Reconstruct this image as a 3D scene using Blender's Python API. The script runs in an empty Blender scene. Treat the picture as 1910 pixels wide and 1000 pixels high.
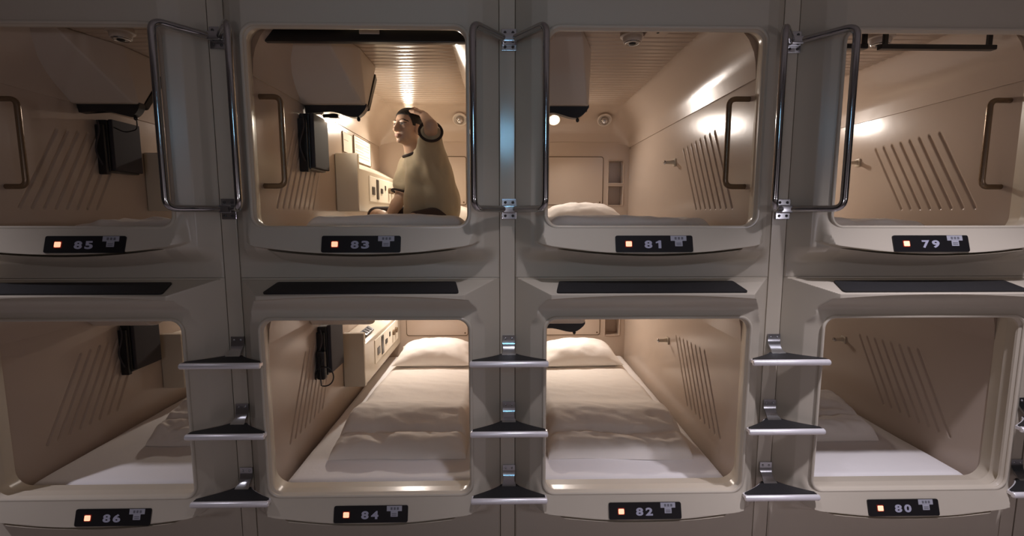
import bpy, bmesh, math, random
import numpy as np
from mathutils import Vector, Matrix, noise
from mathutils.bvhtree import BVHTree
PI = math.pi
random.seed(4)
C = bpy.context.scene.collection
SC = bpy.context.scene
PITCH = 1.245            # distance between post centres
TIER = 1.22              # height of one capsule row
HW = 0.51                # half width of a capsule inside
COLS = [-1.5*PITCH, -0.5*PITCH, 0.5*PITCH, 1.5*PITCH]

# ------------------------------------------------------------------ materials
def mat(name, col, rough=0.5, metal=0.0, noise_amt=0.0, noise_scale=8.0, bump=0.0, bump_scale=40.0,
        emit=None, emit_str=0.0, coat=0.0, spec=0.5, sheen=0.0):
    m = bpy.data.materials.new(name); m.use_nodes = True
    nt = m.node_tree; b = nt.nodes['Principled BSDF']
    b.inputs['Base Color'].default_value = (*col, 1)
    b.inputs['Roughness'].default_value = rough
    b.inputs['Metallic'].default_value = metal
    b.inputs['Coat Weight'].default_value = coat
    b.inputs['Specular IOR Level'].default_value = spec
    b.inputs['Sheen Weight'].default_value = sheen
    if emit:
        b.inputs['Emission Color'].default_value = (*emit, 1)
        b.inputs['Emission Strength'].default_value = emit_str
    tc = nt.nodes.new('ShaderNodeTexCoord')
    if noise_amt:
        n = nt.nodes.new('ShaderNodeTexNoise'); n.inputs['Scale'].default_value = noise_scale
        n.inputs['Detail'].default_value = 4
        nt.links.new(tc.outputs['Object'], n.inputs['Vector'])
        mix = nt.nodes.new('ShaderNodeMix'); mix.data_type = 'RGBA'
        a = [max(0, c*(1-noise_amt)) for c in col]; d = [min(1, c*(1+noise_amt)) for c in col]
        mix.inputs[6].default_value = (*a, 1); mix.inputs[7].default_value = (*d, 1)
        nt.links.new(n.outputs['Fac'], mix.inputs[0])
        nt.links.new(mix.outputs[2], b.inputs['Base Color'])
    if bump:
        n2 = nt.nodes.new('ShaderNodeTexNoise'); n2.inputs['Scale'].default_value = bump_scale
        n2.inputs['Detail'].default_value = 3
        nt.links.new(tc.outputs['Object'], n2.inputs['Vector'])
        bp = nt.nodes.new('ShaderNodeBump'); bp.inputs['Strength'].default_value = bump
        bp.inputs['Distance'].default_value = 0.01
        nt.links.new(n2.outputs['Fac'], bp.inputs['Height'])
        nt.links.new(bp.outputs['Normal'], b.inputs['Normal'])
    return m

M = dict(
    shell=mat('cream_fibreglass', (0.60, 0.535, 0.43), 0.26, noise_amt=0.03, noise_scale=3, bump=0.03, bump_scale=14),
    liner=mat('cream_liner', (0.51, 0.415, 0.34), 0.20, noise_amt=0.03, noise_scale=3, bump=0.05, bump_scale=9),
    post=mat('cream_post', (0.62, 0.55, 0.44), 0.16, noise_amt=0.04, noise_scale=5),
    gap=mat('dark_gap', (0.22, 0.17, 0.11), 0.8),
    chrome=mat('chrome_tube', (0.50, 0.49, 0.49), 0.10, 1.0, noise_amt=0.04, noise_scale=20),
    alu=mat('brushed_aluminium', (0.93, 0.90, 0.91), 0.36, 0.40, noise_amt=0.04, noise_scale=60),
    steel=mat('bracket_steel', (0.62, 0.63, 0.65), 0.20, 1.0, noise_amt=0.05, noise_scale=40),
    screw=mat('dark_screw', (0.09, 0.085, 0.08), 0.4, 0.6),
    rubber=mat('black_rubber', (0.016, 0.015, 0.016), 0.55, bump=0.2, bump_scale=300, noise_amt=0.2, noise_scale=30),
    black=mat('black_plastic', (0.012, 0.012, 0.013), 0.32, noise_amt=0.1, noise_scale=20),
    plate=mat('black_plate', (0.010, 0.009, 0.010), 0.35, noise_amt=0.1, noise_scale=20),
    greyp=mat('grey_plastic', (0.055, 0.05, 0.053), 0.75, spec=0.2, noise_amt=0.05, noise_scale=20),
    tv=mat('beige_housing', (0.62, 0.55, 0.48), 0.4, noise_amt=0.03, noise_scale=5),
    tan=mat('tan_handle', (0.22, 0.155, 0.10), 0.25, 0.55, noise_amt=0.05, noise_scale=20),
    sheet=mat('white_sheet', (0.82, 0.79, 0.77), 0.85, bump=0.12, bump_scale=30, noise_amt=0.02, noise_scale=6, sheen=0.1),
    quilt=mat('white_quilt', (0.84, 0.79, 0.73), 0.85, bump=0.25, bump_scale=16, noise_amt=0.03, noise_scale=6, sheen=0.1),
    pillow=mat('white_pillow', (0.88, 0.83, 0.78), 0.85, bump=0.15, bump_scale=25, noise_amt=0.02, noise_scale=6, sheen=0.1),
    digit=mat('pale_lettering', (0.42, 0.42, 0.52), 0.6),
    sticker=mat('pale_sticker', (0.40, 0.40, 0.45), 0.6, noise_amt=0.06, noise_scale=90),
    ink=mat('grey_ink', (0.15, 0.15, 0.17), 0.7),
    redbez=mat('red_lamp_bezel', (0.22, 0.015, 0.008), 0.4, emit=(1.0, 0.06, 0.02), emit_str=0.05),
    indic=mat('indicator_lens', (0.9, 0.6, 0.45), 0.4, emit=(1.0, 0.42, 0.25), emit_str=1.3),
    lampon=mat('lamp_lens_lit', (0.9, 0.85, 0.75), 0.4, emit=(1.0, 0.80, 0.58), emit_str=20),
    lampdim=mat('lamp_lens_dim', (0.9, 0.85, 0.75), 0.4, emit=(1.0, 0.80, 0.58), emit_str=8),
    paper=mat('notice_paper', (0.80, 0.74, 0.62), 0.8),
    paperink=mat('notice_ink', (0.42, 0.32, 0.24), 0.8),
    skin=mat('skin', (0.64, 0.42, 0.295), 0.45, noise_amt=0.04, noise_scale=25),
    lips=mat('lips', (0.50, 0.27, 0.20), 0.4),
    eyew=mat('eye_white', (0.60, 0.52, 0.46), 0.3),
    dark=mat('dark_iris_and_brow', (0.045, 0.030, 0.024), 0.5),
    hair=mat('black_hair', (0.010, 0.008, 0.007), 0.55, bump=0.5, bump_scale=260),
    shirt=mat('olive_shirt', (0.47, 0.39, 0.26), 0.85, bump=0.15, bump_scale=40, noise_amt=0.05, noise_scale=12, sheen=0.2),
    trim=mat('dark_shirt_trim', (0.035, 0.022, 0.018), 0.8),
    shorts=mat('dark_brown_shorts', (0.045, 0.028, 0.028), 0.85, noise_amt=0.1, noise_scale=20),
    floor=mat('corridor_floor', (0.30, 0.26, 0.25), 0.6, noise_amt=0.15, noise_scale=30),
    ceil=mat('corridor_ceiling', (0.55, 0.52, 0.50), 0.8, noise_amt=0.03, noise_scale=8),
    wall=mat('corridor_wall', (0.30, 0.28, 0.27), 0.7, noise_amt=0.05, noise_scale=6),
)

# ------------------------------------------------------------------ mesh helpers
def smooth(me, ang=35):
    me.polygons.foreach_set('use_smooth', [True]*len(me.polygons))
    me.set_sharp_from_angle(angle=math.radians(ang))
    me.update()

class MB:
    """collects faces; build() links them as ONE mesh object"""
    def __init__(s): s.v = []; s.f = []; s.mi = []; s.wn = False
    def add(s, vs, fs, mi=0):
        o = len(s.v); s.v += [tuple(p) for p in vs]
        s.f += [[i+o for i in f] for f in fs]; s.mi += [mi]*len(fs)
    def box(s, x0, x1, y0, y1, z0, z1, bev=0.0, mi=0, rot=None, seg=2):
        bm = bmesh.new(); bmesh.ops.create_cube(bm, size=1.0)
        c = Vector(((x0+x1)/2, (y0+y1)/2, (z0+z1)/2))
        for v in bm.verts: v.co = Vector((v.co.x*(x1-x0), v.co.y*(y1-y0), v.co.z*(z1-z0)))
        if bev: s.wn = True
        if bev: bmesh.ops.bevel(bm, geom=list(bm.edges), offset=bev, segments=seg, affect='EDGES', profile=0.5)
        for v in bm.verts: v.co = (rot @ v.co if rot else v.co) + c
        s.bm(bm, mi)
    def bm(s, bm, mi=0):
        bm.verts.ensure_lookup_table(); bm.verts.index_update()
        s.add([v.co[:] for v in bm.verts], [[v.index for v in f.verts] for f in bm.faces], mi); bm.free()
    def tube(s, pts, r, n=14, closed=False, mi=0, caps=True):
        pts = [Vector(p) for p in pts]; N = len(pts)
        rs = r if isinstance(r, (list, tuple)) else [r]*N
        vs = []; up = None
        for i, p in enumerate(pts):
            if closed: t = pts[(i+1) % N]-pts[i-1]
            else: t = pts[min(i+1, N-1)]-pts[max(i-1, 0)]
            t.normalize()
            if up is None:
                up = Vector((0, 0, 1)) if abs(t.z) < 0.9 else Vector((1, 0, 0))
            a = (up - t*up.dot(t)).normalized(); b = t.cross(a); up = a
            for k in range(n):
                q = 2*PI*k/n; vs.append(p + (a*math.cos(q)+b*math.sin(q))*rs[i])
        fs = []
        for i in range(N if closed else N-1):
            j = (i+1) % N
            for k in range(n):
                l = (k+1) % n; fs.append([i*n+k, i*n+l, j*n+l, j*n+k])
        if not closed and caps:
            fs.append(list(range(n))[::-1]); fs.append([(N-1)*n+k for k in range(n)])
        s.add(vs, fs, mi)
    def prism(s, poly, fn, t0, t1, mi=0):
        """poly: 2-D outline; fn(a,b,t) -> point"""
        n = len(poly)
        vs = [fn(a, b, t0) for a, b in poly]+[fn(a, b, t1) for a, b in poly]
        fs = [list(range(n))[::-1], [n+i for i in range(n)]]
        fs += [[i, (i+1) % n, n+(i+1) % n, n+i] for i in range(n)]
        s.add(vs, fs, mi)
    def ell(s, c, r, R=None, mi=0, u=20, v=14):
        vs = []; fs = []
        c = Vector(c)
        for j in range(v+1):
            th = PI*j/v
            for i in range(u):
                ph = 2*PI*i/u
                p = Vector((r[0]*math.sin(th)*math.cos(ph), r[1]*math.sin(th)*math.sin(ph), r[2]*math.cos(th)))
                if R: p = R @ p
                vs.append(c+p)
        for j in range(v):
            for i in range(u):
                k = (i+1) % u; fs.append([j*u+i, (j+1)*u+i, (j+1)*u+k, j*u+k])
        s.add(vs, fs, mi)
    def build(s, name, mats, parent=None, ang=35, clean=True):
        me = bpy.data.meshes.new(name); me.from_pydata(s.v, [], s.f)
        if not isinstance(mats, (list, tuple)): mats = [mats]
        for m in mats: me.materials.append(m)
        if len(mats) > 1: me.polygons.foreach_set('material_index', s.mi)
        if clean:
            bm = bmesh.new(); bm.from_mesh(me)
            bmesh.ops.remove_doubles(bm, verts=bm.verts, dist=1e-5)
            bmesh.ops.recalc_face_normals(bm, faces=bm.faces); bm.to_mesh(me); bm.free()
        smooth(me, ang)
        o = link(name, me, parent)
        if s.wn:
            w_ = o.modifiers.new('weighted', 'WEIGHTED_NORMAL'); w_.keep_sharp = True; w_.weight = 90
        return o

def link(name, me, parent=None):
    o = bpy.data.objects.new(name, me); C.objects.link(o)
    if parent: o.parent = parent
    return o

def tag(o, label=None, cat=None, group=None, kind=None):
    if label: o['label'] = label
    if cat: o['category'] = cat
    if group: o['group'] = group
    if kind: o['kind'] = kind
    return o

def thing(name, label, cat, loc=(0, 0, 0), group=None):
    o = bpy.data.objects.new(name, None); C.objects.link(o); o.location = loc
    o.empty_display_size = 0.1
    return tag(o, label, cat, group)

def kids(o): return [c for c in bpy.data.objects if c.parent == o]
def dup(o, parent=None):
    c = o.copy(); C.objects.link(c); c.parent = parent
    for k in kids(o): dup(k, c)
    return c

def sst(a, b, x):
    t = np.clip((x-a)/(b-a), 0, 1); return t*t*(3-2*t)

def rr(hw, z0, z1, r, n=10, side=6):
    """rounded rectangle, counter-clockwise; constant vertex count"""
    out = []
    for (cx, cz, a0) in ((hw-r, z1-r, 0), (-hw+r, z1-r, PI/2), (-hw+r, z0+r, PI), (hw-r, z0+r, 1.5*PI)):
        for k in range(n+1):
            a = a0+PI/2*k/n; out.append((cx+r*math.cos(a), cz+r*math.sin(a)))
    res = []
    for i, p in enumerate(out):
        res.append(p)
        q = out[(i+1) % len(out)]
        if i % (n+1) == n:
            for k in range(1, side*4): 
                t = k/(side*4); res.append((p[0]+(q[0]-p[0])*t, p[1]+(q[1]-p[1])*t))
    return res

def round_poly(pts, r, n=5):
    out = []; N = len(pts)
    for i in range(N):
        p0, p, p1 = Vector(pts[i-1]), Vector(pts[i]), Vector(pts[(i+1) % N])
        a = (p0-p).normalized(); b = (p1-p).normalized()
        ang = a.angle(b); d = min(r/math.tan(ang/2), (p0-p).length*0.45, (p1-p).length*0.45)
        s, e = p+a*d, p+b*d
        for k in range(n+1):
            t = k/n; out.append(tuple((1-t)**2*s+2*t*(1-t)*p+t*t*e))
    return out

def fillet(pts, r, n=6):
    """3-D polyline with rounded corners"""
    pts = [Vector(p) for p in pts]; out = [pts[0]]
    for i in range(1, len(pts)-1):
        p = pts[i]; a = (pts[i-1]-p); b = (pts[i+1]-p)
        d = min(r, a.length*0.48, b.length*0.48); s = p+a.normalized()*d; e = p+b.normalized()*d
        for k in range(n+1):
            t = k/n; out.append((1-t)**2*s+2*t*(1-t)*p+t*t*e)
    return out+[pts[-1]]

# ------------------------------------------------------------------ the moulded capsule front
OW, OZ0, OZ1, ORAD = 0.4575, 0.385, 1.205, 0.055     # opening
EDGE = 0.5855
def front_depth(u, z, lower):
    """how far the moulded front stands out from the post face"""
    a = np.abs(u)
    cham = 1.13*(EDGE-a)+0.002
    jamb = np.where(a > 0.52, cham, 0.076+np.clip((0.52-a)/0.0625, 0, 1)*0.036)
    zb = 0.262+0.040*(a/0.47)**2
    t = sst(0.215, 0.30, z)
    d = 0.008+(jamb-0.008)*t
    # bumper under the opening that carries the number
    hw, r = 0.500, 0.065
    qx = a-(hw-r); qz = (zb-z)*3.5+r
    sd = np.hypot(np.maximum(qx, 0), np.maximum(qz, 0))+np.minimum(np.maximum(qx, qz), 0)-r
    k = np.clip((z-zb)/(OZ0-zb), 0, 1)
    nose = 0.152-0.034*k-0.03*np.clip((z-OZ0)/0.10, 0, 1)
    side = sst(0.004, -0.034, sd)*(1-sst(0.40, 0.50, z))
    up = d+(np.maximum(nose, d)-d)*side
    # sloped underside of the bumper
    lat = 1-sst(hw-0.14, hw-0.01, a)
    under = np.where(z < zb, np.maximum(0.151*lat*np.clip((z-(zb-0.062))/0.062, 0, 1), 0.008), 0)
    d = np.maximum(up, under)
    if lower:
        za = 1.309-0.016*(a/0.44)**2
        hood = np.where(z < 1.235, 0.108, 0.108+0.040*sst(1.235, 1.30, z))
        lip = np.where(z > za, 0.148+0.024*sst(0, 0.007, z-za), hood)
        topz = np.where(z > 1.318, 0.172-0.142*np.clip((z-1.318)/(1.366-1.318), 0, 1), 1)
        led = np.minimum(lip, topz)
        w = sst(1.165, 1.235, z)
        d = d*(1-w)+led*w
        d = np.where(z > 1.3662, 0.014, d)
    return np.minimum(d, np.maximum(cham, 0.002))

def opening_sdf(u, z):
    cz, hh = (OZ0+OZ1)/2, (OZ1-OZ0)/2
    qx = abs(u)-(OW-ORAD); qz = abs(z-cz)-(hh-ORAD)
    return math.hypot(max(qx, 0), max(qz, 0))+min(max(qx, qz), 0)-ORAD

def front_mesh(name, lower):
    us = np.unique(np.round(np.concatenate([np.linspace(-EDGE, EDGE, 190), [0.52, -0.52, OW, -OW, 0.49, -0.49]]), 5))
    if lower:
        zs = np.concatenate([np.linspace(0.02, 0.17, 8), np.linspace(0.18, 0.258, 20), [0.2608, 0.2621, 0.2635], np.linspace(0.268, 0.50, 60), np.linspace(0.512, 1.17, 56),
                             np.linspace(1.178, 1.304, 34), [1.3078, 1.3091, 1.3105, 1.3125, 1.3145, 1.3165, 1.3178, 1.319], np.linspace(1.3215, 1.3662, 20), [1.3668, 1.374]])
    else:
        zs = np.concatenate([np.linspace(0.155, 0.258, 26), [0.2608, 0.2621, 0.2635], np.linspace(0.268, 0.50, 60), np.linspace(0.512, 1.17, 56), np.linspace(1.178, 1.56, 40)])
    U, Z = np.meshgrid(us, zs)
    h = 0.0042
    U = U.copy(); Z = Z.copy()
    w1 = np.interp(zs, [0.0, 0.17, 0.20, 0.262, 0.36], [0, 0, 1, 1, 0])[:, None]
    Z = Z+w1*0.040*(np.abs(U)/0.47)**2
    if lower:
        w2 = np.interp(zs, [1.225, 1.309, 1.3165, 1.3176], [0, 1, 1, 0])[:, None]
        Z = Z-w2*0.016*np.minimum(1.3, (np.abs(U)/0.44)**2)
    S = np.zeros_like(U)
    for i in range(U.shape[0]):
        for j in range(U.shape[1]):
            s = opening_sdf(U[i, j], Z[i, j])
            if abs(s) < h:
                e = 1e-4
                gu = (opening_sdf(U[i, j]+e, Z[i, j])-opening_sdf(U[i, j]-e, Z[i, j]))/(2*e)
                gz = (opening_sdf(U[i, j], Z[i, j]+e)-opening_sdf(U[i, j], Z[i, j]-e))/(2*e)
                U[i, j] -= gu*s; Z[i, j] -= gz*s; s = 0.0
            S[i, j] = s
    D = front_depth(U, Z, lower)
    nr, nc = U.shape
    mb = MB()
    vs = [(U[i, j], -D[i, j], Z[i, j]) for i in range(nr) for j in range(nc)]
    fs = []
    for i in range(nr-1):
        for j in range(nc-1):
            q = [S[i, j], S[i, j+1], S[i+1, j+1], S[i+1, j]]
            if sum(q)/4 < -h*0.25 or min(q) < -h: continue
            fs.append([i*nc+j, i*nc+j+1, (i+1)*nc+j+1, (i+1)*nc+j])
    mb.add(vs, fs)
    # reveal: moulded steps from the lip back to the liner
    loops = [(0.0, 0.112), (-0.009, 0.098), (-0.009, 0.088), (0.010, 0.072), (0.014, 0.030), (0.022, 0.026), (0.046, -0.045)]
    L = [rr(OW+o, OZ0-o*0.6, OZ1+o, ORAD+o*0.5) for o, d in loops]
    n = len(L[0])
    vs = []; fs = []
    for k, (o, d) in enumerate(loops): vs += [(p[0], -d, p[1]) for p in L[k]]
    for k in range(len(loops)-1):
        for i in range(n):
            j = (i+1) % n; fs.append([k*n+i, k*n+j, (k+1)*n+j, (k+1)*n+i])
    big = []
    for (x, z) in L[-1]:
        s = 1.35; big.append((max(-0.56, min(0.56, x*s)), 0.045, max(0.16, min(1.365, 0.795+(z-0.795)*s))))
    b0 = len(vs); vs += big
    for i in range(n):
        j = (i+1) % n; fs.append([(len(loops)-1)*n+i, (len(loops)-1)*n+j, b0+j, b0+i])
    mb.add(vs, fs)
    # returns at both edges, top and bottom
    z0, z1 = float(zs[0]), float(zs[-1])
    for sx in (-1, 1):
        mb.add([(sx*EDGE, 0.0, z0), (sx*EDGE, 0.06, z0), (sx*EDGE, 0.06, z1), (sx*EDGE, 0.0, z1)], [[0, 1, 2, 3]])
    mb.add([(-EDGE, -0.01, z0), (EDGE, -0.01, z0), (EDGE, 0.06, z0), (-EDGE, 0.06, z0)], [[0, 1, 2, 3]])
    mb.add([(-EDGE, -0.01, z1), (EDGE, -0.01, z1), (EDGE, 0.06, z1), (-EDGE, 0.06, z1)], [[0, 1, 2, 3]])
    me_o = mb.build(name, M['shell'], ang=30)
    return me_o

def trim_bead(parent):
    mb = MB()
    pts = [(p[0], -0.113, p[1]) for p in rr(OW+0.002, OZ0-0.002, OZ1+0.002, ORAD)]
    mb.tube(pts, 0.0075, 10, closed=True)
    return mb.build('opening_trim', M['shell'], parent)

# ------------------------------------------------------------------ the liner
SEAM, CEIL, BACK = 1.052, 1.335, 2.16
def side_panel(sgn, parent):
    ys = np.unique(np.concatenate([np.linspace(0.045, 1.10, 265), np.linspace(1.10, BACK, 24)]))
    zs = np.unique(np.concatenate([np.linspace(0.20, 0.44, 6), np.linspace(0.44, 0.92, 90), np.linspace(0.92, SEAM, 6)]))
    Y, Z = np.meshgrid(ys, zs)
    G = np.zeros_like(Y)
    for k in range(8):
        yt = 0.44+0.062*k+0.01; zt = 0.885+0.004*k*(-1 if sgn > 0 else 1)
        yb = yt-0.235; zb = 0.475
        dy, dz = yb-yt, zb-zt; L2 = dy*dy+dz*dz
        t = np.clip(((Y-yt)*dy+(Z-zt)*dz)/L2, 0, 1)
        dist = np.hypot(Y-yt-t*dy, Z-zt-t*dz)
        G = np.maximum(G, 0.007*(1-sst(0.002, 0.0085, dist)))
    X = sgn*(HW+G)
    nr, nc = Y.shape; mb = MB()
    mb.add([(X[i, j], Y[i, j], Z[i, j]) for i in range(nr) for j in range(nc)],
           [[i*nc+j, i*nc+j+1, (i+1)*nc+j+1, (i+1)*nc+j] for i in range(nr-1) for j in range(nc-1)])
    # lapped joint at the top
    xs = sgn*HW
    mb.add([(xs, 0.045, SEAM), (xs, BACK, SEAM), (xs-sgn*0.007, BACK, SEAM+0.003), (xs-sgn*0.007, 0.045, SEAM+0.003)], [[0, 1, 2, 3]])
    return mb.build('side_panel', M['liner'], parent, ang=50)

def ceiling_panel(parent):
    half = [(0.503, 0.0), (0.497, 0.07), (0.486, 0.115), (0.462, 0.165), (0.42, 0.215), (0.375, 0.262), (0.352, 0.277), (0.335, 0.283), (0.328, 0.283), (0.20, 0.283), (0.0, 0.283)]
    prof = [(-u, z) for u, z in half]+[(u, z) for u, z in half[-2::-1]]
    ys = np.unique(np.concatenate([np.linspace(0.045, 1.78, 372), np.linspace(1.78, BACK, 26)]))
    mb = MB(); vs = []; fs = []
    for y in ys:
        t = min(1, max(0, (y-1.80)/(BACK-1.80)))
        zc = 1.096+(CEIL-1.096)*math.sqrt(max(0, 1-t*t))
        f = (zc-SEAM)/(CEIL-SEAM)
        g = abs((y/0.056) % 1-0.5)*2
        rib = (0.0034 if g < 0.72 else 0.0034*(1-(g-0.72)/0.28))+0.0012*(1-g*g) if 0.08 < y < 1.74 else 0
        for u, z in prof:
            r = rib if abs(u) < 0.33 else 0
            vs.append((u, y, SEAM+z*f-r))
    n = len(prof)
    for i in range(len(ys)-1):
        for k in range(n-1): fs.append([i*n+k, i*n+k+1, (i+1)*n+k+1, (i+1)*n+k])
    mb.add(vs, fs)
    cap = [(u, 0.046, SEAM+z) for u, z in prof]
    out = [(max(-0.57, min(0.57, u*1.25)), 0.046, 0.9+(SEAM+z-0.9)*1.22) for u, z in prof]
    mb.add(cap+out, [[k, k+1, n+k+1, n+k] for k in range(n-1)])
    return mb.build('ceiling_panel', M['liner'], parent, ang=50)

NICHES = [(0.325, 0.455, 0.735, 0.935), (0.325, 0.455, 0.535, 0.705)]
def back_panel(parent):
    us = [-0.52, 0.325, 0.455, 0.52]; zs = [0.20, 0.535, 0.705, 0.735, 0.935, 1.098]
    mb = MB()
    for i in range(len(us)-1):
        for k in range(len(zs)-1):
            if i == 1 and k in (1, 3): continue
            mb.add([(us[i], BACK, zs[k]), (us[i+1], BACK, zs[k]), (us[i+1], BACK, zs[k+1]), (us[i], BACK, zs[k+1])], [[0, 1, 2, 3]])
    # shallow raised surround of the niches
    for (a, b, c, d) in NICHES:
        pts = [(a-0.006, BACK, c-0.006), (b+0.006, BACK, c-0.006), (b+0.006, BACK, d+0.006), (a-0.006, BACK, d+0.006)]
        mb.tube(fillet(pts+[pts[0]], 0.01, 3), 0.005, 6)
    mb.add([(-0.51, 2.12, 0.2), (-0.51, BACK, 0.2), (-0.51, BACK, 1.09), (-0.51, 2.12, 1.09)], [[0, 1, 2, 3]])
    # horizontal joint
    mb.tube([(-0.50, BACK, 1.097), (0.50, BACK, 1.097)], 0.004, 6)
    bp = mb.build('back_panel', M['liner'], parent)
    for (a, b, c, d) in NICHES:
        nb = MB(); y0, y1 = BACK, BACK+0.11
        nb.add([(a, y0, c), (b, y0, c), (b, y0, d), (a, y0, d), (a, y1, c), (b, y1, c), (b, y1, d), (a, y1, d)],
               [[4, 5, 6, 7], [0, 1, 5, 4], [1, 2, 6, 5], [2, 3, 7, 6], [3, 0, 4, 7]])
        nb.build('niche', M['liner'], bp)
    hb = MB()
    poly = round_poly([(-0.30, 0.54), (0.268, 0.54), (0.268, 0.965), (-0.30, 0.965)], 0.022)
    hb.prism(poly, lambda a, b, t: (a, BACK-t, b), -0.004, 0.005)
    hb.tube([(p[0], BACK-0.001, p[1]) for p in round_poly([(-0.304, 0.536), (0.272, 0.536), (0.272, 0.969), (-0.304, 0.969)], 0.024)], 0.0035, 6, closed=True, mi=1)
    hb.ell((0.245, BACK-0.006, 0.56), (0.008, 0.004, 0.008), mi=1, u=10, v=6)
    hb.build('hatch', [M['liner'], M['tan']], bp)
    return bp

def base_panel(parent):
    mb = MB(); mb.box(-0.515, 0.515, 0.046, 2.165, 0.14, 0.20)
    return mb.build('base_panel', M['liner'], parent)

def tv_housing(parent):
    # moulded hood that carries the screen, seen from behind
    b = [(-0.508, 0.545, 1.046), (-0.176, 0.545, 1.046), (-0.158, 0.565, 1.046), (-0.158, 0.605, 1.046), (-0.508, 0.605, 1.046)]
    t = [(-0.508, 0.20, 1.333), (-0.265, 0.20, 1.333), (-0.163, 0.50, 1.333), (-0.163, 0.83, 1.333), (-0.508, 0.83, 1.333)]
    bm = bmesh.new()
    B = [bm.verts.new(p) for p in b]; T = [bm.verts.new(p) for p in t]
    bm.faces.new(B[::-1]); bm.faces.new(T)
    for i in range(5):
        j = (i+1) % 5; bm.faces.new([B[i], B[j], T[j], T[i]])
    bmesh.ops.recalc_face_normals(bm, faces=bm.faces)
    bmesh.ops.bevel(bm, geom=[e for e in bm.edges if min(v.co.z for v in e.verts) < 1.2 or True], offset=0.010, segments=3, affect='EDGES', profile=0.5)
    mb = MB(); mb.bm(bm); mb.wn = True
    tv = mb.build('television_housing', M['tv'], parent)
    # black screen surround: slanted slab, then a wavy lip hanging below
    sb = MB()
    p0, p1 = Vector((0, 0.606, 1.044)), Vector((0, 0.790, 1.275))
    d = (p1-p0).normalized(); nrm = Vector((0, d.z, -d.y))
    poly = round_poly([(-0.50, 0.0), (-0.155, 0.0), (-0.155, (p1-p0).length), (-0.50, (p1-p0).length)], 0.012)
    sb.prism(poly, lambda a, s, t: (a, (p0+d*s+nrm*t).y, (p0+d*s+nrm*t).z), -0.004, 0.028)
    sb.build('screen_surround', M['black'], tv)
    lb = MB()
    low = []
    for k in range(33):
        q = k/32; u = -0.157-0.343*q
        if q < 0.21: z = 1.040-0.054*math.sin(PI/2*q/0.21)**0.8
        elif q < 0.60: z = 0.986+0.026*float(sst(0.21, 0.60, q))
        else: z = 1.012-0.020*(q-0.6)
        low.append((u, z))
    poly = [(-0.50, 1.055), (-0.157, 1.055)]+low
    lb.prism(poly, lambda a, b_, t: (a, 0.568+t+0.35*max(0, 1.04-b_), b_), 0.0, 0.045)
    lb.build('wavy_lip', M['black'], tv)
    kb = MB(); kb.ell((-0.214, 0.61, 0.978), (0.010, 0.010, 0.012), u=12, v=8); kb.tube([(-0.214, 0.61, 0.985), (-0.214, 0.61, 1.02)], 0.003, 6); kb.build('cord_plug', M['black'], tv)
    return tv

def reading_lamp(parent, m):
    mb = MB()
    mb.box(-0.415, -0.325, 0.53, 0.585, 0.955, 0.99, 0.008)
    l = mb.build('reading_lamp', M['black'], parent)
    lb = MB(); lb.box(-0.410, -0.330, 0.583, 0.592, 0.945, 0.985, 0.006)
    lb.box(-0.41, -0.385, 0.54, 0.586, 0.938, 0.957, 0.004)
    lb.build('lamp_lens', m, l)
    return l

def ceiling_lamp(parent):
    mb = MB(); c = Vector((-0.200, 1.985, 1.262)); ax = Vector((0, -0.72, -0.69)).normalized()
    a = Vector((1, 0, 0)); b = ax.cross(a)
    mb.tube([c+ax*0.004+(a*math.cos(q)+b*math.sin(q))*0.050 for q in [2*PI*k/28 for k in range(28)]], 0.007, 10, closed=True)
    mb.tube([c-ax*0.01, c+ax*0.004], 0.048, 28)
    l = mb.build('ceiling_lamp', M['tv'], parent)
    mb = MB(); mb.ell(c+ax*0.008, (0.036, 0.036, 0.018), ax.to_track_quat('Z', 'Y').to_matrix()); mb.build('lens', M['lampon'], l)
    return l

def console(parent):
    mb = MB(); mb.box(-0.508, -0.360, 1.03, 1.075, 0.465, 0.848, 0.008)
    mb.prism(round_poly([(-0.508, 0.465), (-0.365, 0.465), (-0.365, 0.755), (-0.508, 0.835)], 0.012), lambda a, b, t: (a, t, b), 1.07, 2.155)
    c = mb.build('control_console', M['shell'], parent)
    pb = MB(); pb.box(-0.367, -0.360, 1.30, 2.05, 0.54, 0.725, 0.003, seg=1)
    p = pb.build('control_plate', M['paper'], c)
    for (y0, y1, z0, z1) in ((1.36, 1.43, 0.59, 0.65), (1.48, 1.54, 0.56, 0.71), (1.60, 1.66, 0.61, 0.65), (1.73, 1.76, 0.64, 0.68)):
        q = MB(); q.box(-0.362, -0.355, y0, y1, z0, z1, 0.003, seg=1); q.build('switch', M['black'], p)
    for y in (1.86, 1.95):
        q = MB(); q.tube([(-0.361, y, 0.645), (-0.342, y, 0.645)], 0.024, 16); q.build('knob', M['tan'], p)
    return c

def wall_hook(parent):
    mb = MB()
    mb.box(HW-0.010, HW+0.002, 1.000, 1.045, 0.765, 0.815, 0.004)
    mb.tube([(HW-0.006, 1.022, 0.792), (HW-0.03, 1.022, 0.790), (HW-0.062, 1.022, 0.790)], [0.016, 0.012, 0.011], 12)
    h = mb.build('wall_hook', M['shell'], parent)
    k = MB(); k.ell((HW-0.068, 1.022, 0.790), (0.010, 0.014, 0.014)); k.build('hook_tip', M['chrome'], h)
    return h

def inner_handle(sgn, parent):
    mb = MB(); x0, x1 = sgn*(HW+0.002), sgn*(HW-0.095)
    pts = fillet([(x0, 0.105, 0.975), (x1, 0.105, 0.975), (x1, 0.105, 0.572), (x0, 0.105, 0.572)], 0.035, 7)
    mb.tube(pts, 0.0125, 14)
    return mb.build('grab_handle', M['tan'], parent)

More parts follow.
